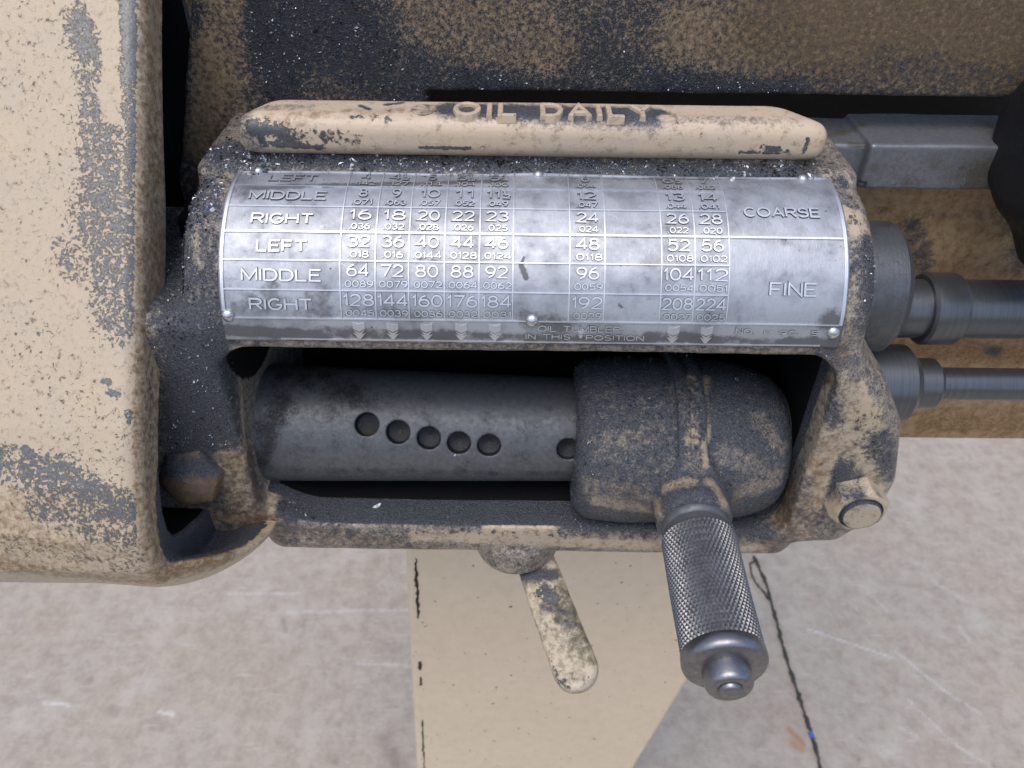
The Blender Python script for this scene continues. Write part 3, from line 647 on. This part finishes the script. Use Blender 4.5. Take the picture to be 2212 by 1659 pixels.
def hexbolt(c, R, h, rot, mat, lab=None, dome=0.):
    V, F_ = [], []; n = 6
    def ringv(rad, y, k=6, ch=0.):
        out = []
        for i in range(48):
            a = rot+2*math.pi*i/48; hx = rad*math.cos(math.pi/6)/math.cos(((a-rot) % (math.pi/3))-math.pi/6)
            rr = hx*(1-ch)+min(hx, rad*.90)*ch; out.append((c[0]+rr*math.cos(a), y, c[2]+rr*math.sin(a)))
        return out
    rings = [ringv(R, c[1]), ringv(R, c[1]-h*.82), ringv(R*.985, c[1]-h*.9, ch=.6), ringv(R*.93, c[1]-h, ch=1)]
    if dome: rings += [[(c[0]+(p[0]-c[0])*s_, c[1]-h-dome*(1-s_*s_), c[2]+(p[2]-c[2])*s_) for p in rings[3]] for s_ in (.8, .55, .3, .03)]
    else: rings += [[(c[0]+R*s_*math.cos(rot+2*math.pi*i/48), c[1]-h-dy, c[2]+R*s_*math.sin(rot+2*math.pi*i/48)) for i in range(48)] for s_, dy in ((.74, 1), (.72, -3), (.66, -3), (.64, 8), (.60, 10), (.02, 10))]
    for r_ in rings: V += r_
    F_ = [[j*48+k, j*48+(k+1) % 48, (j+1)*48+(k+1) % 48, (j+1)*48+k] for j in range(len(rings)-1) for k in range(48)]
    if dome:
        A = np.array(V); t_ = math.radians(24); y_, z_ = A[:, 1]-c[1], A[:, 2]-c[2]
        A[:, 1] = c[1]+y_*math.cos(t_)+z_*math.sin(t_); A[:, 2] = c[2]-y_*math.sin(t_)+z_*math.cos(t_); V = A
    o = sharp(mesh('hex_bolt', V, F_, mat, gb), 28); o['_r'] = R
    if lab: o['label'] = lab
    return o
bc = at_y(1862, 1097, -360)
hb = hexbolt((bc[0], -298, bc[2]), 74, 66, .35, M_cast, 'cream painted bolt head with a ring groove')
stain(hb, {'oil': (.12, [(1800,1050,1850,1060,22,.85),(1830,1050,1900,1055,10,.6),(1822,1120,1830,1135,10,.5)]), 'film': (.1, []), 'bare': (.15, [])})
_v = UN[hb.name][0]; _r = np.hypot(_v[:, 0]-bc[0], _v[:, 2]-bc[2])/74; _k = (_r > .63) & (_r < .735) & (_v[:, 1] < -340)
hb.data.attributes['oil'].data.foreach_set('value', np.where(_k, 1.2, UN[hb.name+':oil']).astype(np.float32))
bc = at_y(412, 1062, -340)
hb = hexbolt((bc[0], -286, bc[2]), 80, 52, .15, M_cast, 'oil covered rusty bolt head', dome=24)
stain(hb, {'oil': (.36, [(370,1020,460,1015,22,.9)]), 'film': (1.1, []), 'bare': (.1, [])})

# bar with raised letters ------------------------------------------------
bar = thing('oil_daily_bar', (40, 120, 300), 'cream cast bar with raised letters on its top lying above the number plate', 'cover bar')
def bar_f(P):
    X, Y, Z = P
    d = box(P, (-652, 42, 298), (732, 184, 396), 42)
    d = smax(d, (X-732+.80*(Y-72))*.78, 70); d = smax(d, (-X-652+.55*(Y-82))*.86, 70)
    return d+cast_noise(P, .4, 90)
v, f = nets(bar_f, (-680, 25, 280), (755, 200, 420), 5)
bo = mesh('bar_body', v, f, M_bar, bar)
stain(bo, {'bare': (.09, [(540,280,620,300,18,.72),(560,318,690,324,7,.7),(900,322,1010,322,4,.8),(1590,323,1680,323,4,.75),(1730,320,1770,318,5,.7),(1640,312,1690,318,7,.6),(640,300,760,300,16,.45),(1400,300,1500,300,14,.1),(750,255,830,262,8,.45)]),
           'oil': (.06, [(515,260,540,310,26,.62),(560,240,660,235,16,.45),(965,238,1405,244,34,1.1),(1430,250,1700,255,18,.36),(770,232,790,240,6,.9),(825,230,860,225,6,.85),(890,239,925,239,7,.6),(1570,330,1780,333,4,.3)]),
           'film': (.12, [(540,240,900,240,18,.34)])})
def letters_flat(txt, x0, x1, y0, y1, z, h):
    V, F_, _t = word(txt, x1-x0, y1-y0, 5.8, 2., 1.9); k = (V[:, 2] > 0)
    P_ = np.stack([(x0+x1)/2+V[:, 0], (y0+y1)/2+V[:, 1], np.where(k, z+h, z-8)], -1)
    o = mesh('lettering', P_, F_, M_bar, bo, smooth=False)
    b = o.modifiers.new('bevel', 'BEVEL'); b.width = 2.2*S; b.segments = 2; b.limit_method = 'ANGLE'
    return stain(o, {'bare': (.1, []), 'oil': (.12, []), 'film': (.15, [])})
letters_flat('OIL', -136, 2, 62, 128, 393, 11); letters_flat('DAILY', 62, 306, 62, 128, 393, 11)
pl = at_z(907, 240, 396)
prof = [(388, 30), (397, 29), (399, 27), (399, 0.5)]
o = lathe('oil_plug', [(a, b) for a, b in prof], 'z', (pl[0], pl[1]), M_bar, bar, 32)
stain(o, {'bare': (.1, []), 'oil': (.42, []), 'film': (.4, [])})

# ------------------------------------------------------------------ shaft with index holes
sh = thing('tumbler_shaft', (0, -60, -455), 'dark steel shaft with a row of drilled index holes inside the slot', 'shaft')
SC = (-60., -444.)
HOLES = [(795,921),(862,936),(928,948),(993,958),(1058,963),(1230,971)]
def shaft_hit(u, v, R=146.):
    r = ray(u, v); o = CAMP; a = r[1]**2+r[2]**2; b = 2*((o[1]-SC[0])*r[1]+(o[2]-SC[1])*r[2]); c = (o[1]-SC[0])**2+(o[2]-SC[1])**2-R*R
    t_ = (-b-math.sqrt(b*b-4*a*c))/(2*a); return o+t_*r
def shaft_f(P):
    X, Y, Z = P
    R = 148-.022*X
    d = np.maximum(np.sqrt((Y-SC[0])**2+(Z-SC[1]+.014*X)**2)-R, np.abs(X-40)-760)
    for (u, v_) in HOLES:
        h = shaft_hit(u, v_); ax = np.array([0, h[1]-SC[0], h[2]-SC[1]]); ax /= np.linalg.norm(ax)
        t_ = (Y-h[1])*ax[1]+(Z-h[2])*ax[2]
        q = np.sqrt(np.maximum((X-h[0])**2+(Y-h[1])**2+(Z-h[2])**2-t_*t_, 0))
        c_ = np.maximum(q-31, np.abs(t_)-34+.35*q)
        d = smax(d, -c_, 2.5)
    return d
v, f = nets(shaft_f, (-724, -232, -626), (760, 108, -262), 4)
so_ = mesh('shaft_body', v, f, M_shaft, sh)
stain(so_, {'oil': (.12, [(600,800,760,860,40,.42),(900,840,1240,850,20,.0),(545,790,560,1010,24,.6),(560,1020,1240,1022,10,.3)])})
_v = UN[so_.name][0]; _in = (np.hypot(_v[:, 1]-SC[0], _v[:, 2]-SC[1]+.014*_v[:, 0]) < 148-.022*_v[:, 0]-6) & (np.abs(_v[:, 0]) < 650)
so_.data.attributes['oil'].data.foreach_set('value', np.where(_in, 1.3, UN[so_.name+':oil']).astype(np.float32))  # shade in the drilled holes painted through the oil attribute

# ------------------------------------------------------------------ tumbler lever
tb = thing('tumbler_lever', (440, -90, -450), 'dark greasy tumbler casting with a knurled steel handle pointing forward', 'lever')
def tumb_f(P):
    X, Y, Z = P; y0, z0 = -95., -448.
    rr = np.sqrt((Y-y0)**2+(Z-z0)**2)
    prof = 226-12*np.clip((300-X)/130., 0, 1)**2-42*np.clip((X-500)/200., 0, 1.2)**2
    q0 = rr-prof+50; q1 = np.abs(X-450)-284+50
    d = np.sqrt(np.maximum(q0, 0)**2+np.maximum(q1, 0)**2)+np.minimum(np.maximum(q0, q1), 0)-50
    rib = np.maximum(rr-prof-17, np.abs(X-452)-36); d = smin(d, rib, 5)
    gr = np.maximum(np.abs(rr-prof-19)-10, np.abs(X-449)-3); d = smax(d, -gr, 5)
    neck = cyl(P, 'y', (452, -425), 94, -420, -150, 22); d = smin(d, neck, 46)
    d = smax(d, -(cyl(P, 'x', (-60., -444.), 149, 0, 800)), 3)
    return d+cast_noise(P, 1.8, 55)
v, f = nets(tumb_f, (130, -450, -720), (770, 170, -190), 5.5)
tbo = mesh('casting', v, f, M_tumb, tb)
stain(tbo, {'oil': (1.0, [(1300,960,1420,930,28,.70),(1280,1050,1400,1070,30,.70),(1290,1080,1400,1098,15,.34),(1490,810,1495,950,13,.12),(1524,810,1526,960,9,.12),(1500,980,1500,1000,22,.7),(1525,950,1528,1000,6,.2),(1440,1050,1500,1035,12,.22),(1540,1040,1570,1080,14,.15),(1600,1060,1680,1025,24,.56),(1570,980,1640,1000,24,.68),(1640,900,1690,960,20,.70),(1420,1090,1425,1100,16,.1),(1260,780,1270,1000,14,1.),(1300,850,1440,850,60,.86),(1340,1000,1440,1000,26,.84)]),
            'film': (.0, [(1280,1050,1400,1070,24,.3),(1300,960,1420,930,30,.5)]), 'bare': (.22, [(1495,800,1500,940,16,.4)])})
HA = (452., -425.)
gy0, gy1 = -462., -768.
attr0(lathe('neck', [(-400, 40), (-400, 79), (-424, 80), (-432, 77), (-436, 73), (-440, 73), (-444, 80), (-470, 84)], 'y', HA, M_shaft, tb, 72))
nth, ns, NK, PK, amp = 52*8, 230, 52, 20., 6.0
nth = 52*8; th = np.linspace(0, 2*np.pi, nth, endpoint=False); yy = np.linspace(gy0, gy1, ns); TH, YY = np.meshgrid(th, yy, indexing='ij')
a_ = TH*NK/(2*np.pi); b_ = YY/PK; tri = lambda u_: 1-np.abs(2*(u_-np.floor(u_))-1)
H_ = np.minimum(tri(a_+b_), tri(a_-b_)); H_ = np.minimum(H_, .82)
fade = np.clip(np.minimum((gy0-YY)/6, (YY-gy1)/6), 0, 1)
R_ = 84+amp*H_*fade*(1+.10*np.sin(TH*5+YY/40)); 
V = np.stack([HA[0]+R_*np.cos(TH), YY, HA[1]+R_*np.sin(TH)], -1).reshape(-1, 3)
gr = mesh('knurled_grip', V, grid_faces(nth, ns, True), M_grip, tb, smooth=False)
gr.data.attributes.new('oil', 'FLOAT', 'POINT').data.foreach_set('value', np.clip(.62-1.5*H_, -.1, 1.).ravel().astype(np.float32))
attr0(lathe('end_cap', [(-764, 60), (-766, 87), (-769, 90), (-790, 91), (-798, 88), (-803, 82), (-806, 60), (-807, 48), (-806, 20)], 'y', HA, M_cap, tb, 96, deg=60))
attr0(lathe('end_stud', [(-800, 50), (-812, 51), (-838, 50), (-845, 47), (-850, 42), (-851, 30), (-849, 27), (-849, 25), (-855, 23), (-858, 19), (-859, 12), (-859.5, .5)], 'y', HA, M_cap, tb, 72, deg=50))

# ------------------------------------------------------------------ small selector lever under the rail
p0 = np.array([60., -200., -800.]); p1 = CAMP+2120*ray(1250, 1443)
lv = thing('selector_lever', p0, 'flat stained cream lever with a rounded tip hanging below the gearbox rail', 'lever')
e1 = (p1-p0)/np.linalg.norm(p1-p0); L1 = np.linalg.norm(p1-p0); vd = (CAMP-(p0+p1)/2); vd /= np.linalg.norm(vd)
e3 = vd-(vd@e1)*e1; e3 /= np.linalg.norm(e3); e2 = np.cross(e1, e3)
def lever_f(P):
    X, Y, Z = P; q = [X-p0[0], Y-p0[1], Z-p0[2]]
    a = sum(q[i]*e1[i] for i in range(3)); b = sum(q[i]*e2[i] for i in range(3)); c = sum(q[i]*e3[i] for i in range(3))
    w = 56+6*np.clip(a/L1, 0, 1)
    d2 = np.sqrt((a-np.clip(a, -60, L1))**2+b*b)-w+15
    d3 = np.abs(c)-24+15
    return np.sqrt(np.maximum(d2, 0)**2+np.maximum(d3, 0)**2)+np.minimum(np.maximum(d2, d3), 0)-15+cast_noise(P, .9, 30)
lo = np.minimum(p0, p1)-110; hi = np.maximum(p0, p1)+110
v, f = nets(lever_f, lo, hi, 4.5)
lo_ = mesh('lever_arm', v, f, M_lever, lv)
stain(lo_, {'bare': (.10, [(1180,1275,1200,1290,16,.8),(1215,1470,1240,1485,5,.5),(1200,1430,1215,1470,5,.45),(1280,1460,1290,1470,4,.3)]),
            'oil': (.16, [(1130,1245,1200,1240,14,.95),(1180,1310,1240,1325,8,.75),(1210,1340,1260,1352,7,.72),(1250,1370,1280,1400,16,.36),(1225,1280,1240,1320,12,.5),(1162,1390,1165,1392,5,.8)]),
            'film': (.35, [(1215,1290,1230,1330,22,.75),(1250,1360,1280,1420,26,.62),(1230,1440,1260,1450,16,.4),(1290,1450,1295,1470,14,.05)])})

# ------------------------------------------------------------------ swarf
def flakes(name, obs, n, label, size=(3, 8), thr=.6, only=None, seed=1, lift=1.):
    r = np.random.default_rng(seed); V, F_ = [], []
    for o, share in obs:
        P_, fc = UN[o.name]; w = UN.get(o.name+':oil'); fc = np.asarray(fc)
        c = P_[fc].mean(1); nr = np.cross(P_[fc[:, 1]]-P_[fc[:, 0]], P_[fc[:, 2]]-P_[fc[:, 0]]); L = np.linalg.norm(nr, axis=1)+1e-9; nr = nr/L[:, None]
        ww = np.clip(w[fc].mean(1)-thr, 0, 1)*L
        ww *= np.clip(nr[:, 2]*.8+.35, 0, 1)*(((CAMP-c)*nr).sum(1) > 0)
        if only: ww *= only(c)
        if ww.sum() <= 0: continue
        k = r.choice(len(fc), int(n*share), p=ww/ww.sum())
        for i in k:
            p = c[i]+r.normal(0, 3, 3)*(1-np.abs(nr[i])); m_ = nr[i]; a = r.normal(0, 1, 3); a -= (a@m_)*m_*.8; a /= np.linalg.norm(a); b = np.cross(m_, a); b /= np.linalg.norm(b)+1e-9
            s1 = r.uniform(*size)*r.choice([.6, 1, 1.7], p=[.6, .32, .08]); s2 = s1*r.uniform(.25, .8); h = r.uniform(.5, 3.5)*lift
            o_ = len(V); V += [p-a*s1, p+b*s2+m_*h, p+a*s1+m_*h*.3, p-b*s2+m_*h*1.4, p-m_*2]
            F_ += [[o_, o_+3, o_+2, o_+1], [o_, o_+1, o_+4], [o_+1, o_+2, o_+4], [o_+2, o_+3, o_+4], [o_+3, o_, o_+4]]
    return tag(mesh(name, V, F_, M_flake, smooth=False, org=(0, 0, 0)), label, 'metal swarf', kind='stuff')
flakes('metal_swarf', [(ho, .6), (tbo, .16), (upper, .24)], 4600, 'tiny dark and silver metal filings stuck in the oil on the castings', (1.2, 4.2), .62, seed=3)
def heap(c): return (np.exp(-(((c[:, 0]+690)/50)**2+((c[:, 2]-225)/70)**2))*.5+np.exp(-(((c[:, 2]-290)/22)**2))*((c[:, 0] > -640) & (c[:, 0] < 720))*.6+np.exp(-((c[:, 0]+600)**2+(c[:, 2]-280)**2)/1600)*2)
flakes('swarf_heap', [(ho, 1.)], 3800, 'thick bed of curled metal chips packed behind the number plate', (2.4, 6.5), -.2, heap, seed=5, lift=1.3)
def chip(u, v, o, L, w, ang, label):
    t_ = bvh(o); r = ray(u, v); r /= np.linalg.norm(r); h = t_.ray_cast(Vector(CAMP), Vector(r)); 
    if h[0] is None: return
    p = np.array(h[0])-r*3; X_ = np.array([1., 0, 0]); U_ = UPV; V = []
    d = X_*math.cos(ang)+U_*math.sin(ang); e = -X_*math.sin(ang)+U_*math.cos(ang)
    for i in range(7):
        s_ = i/6-.5; ww = w*(1-(2*s_)**2*.8)
        for k in (-1, 1): V.append(p+d*s_*L+e*(k*ww+L*.35*(s_*s_))-r*(4*math.sin(i)+2))
    V = V+[q-r*-1.5 for q in V]
    F_ = [[2*i, 2*i+1, 2*i+3, 2*i+2] for i in range(6)]+[[14+2*i, 14+2*i+2, 14+2*i+3, 14+2*i+1] for i in range(6)]
    tag(mesh('metal_chip', V, F_, M_chip, smooth=True), label, 'metal chip')
chip(818, 1097, ho, 26, 4.5, .5, 'bright curved metal chip lying on the front rail of the slot')
chip(760, 352, ho, 22, 2, -.6, 'thin silver sliver of swarf behind the number plate near its left end')
chip(1577, 381, plate, 14, 4, .7, 'small white metal chip at the upper edge of the plate above the word COARSE')
chip(985, 1000-15, so_, 8, 2, .7, 'tiny silver sliver beside the index holes of the shaft')
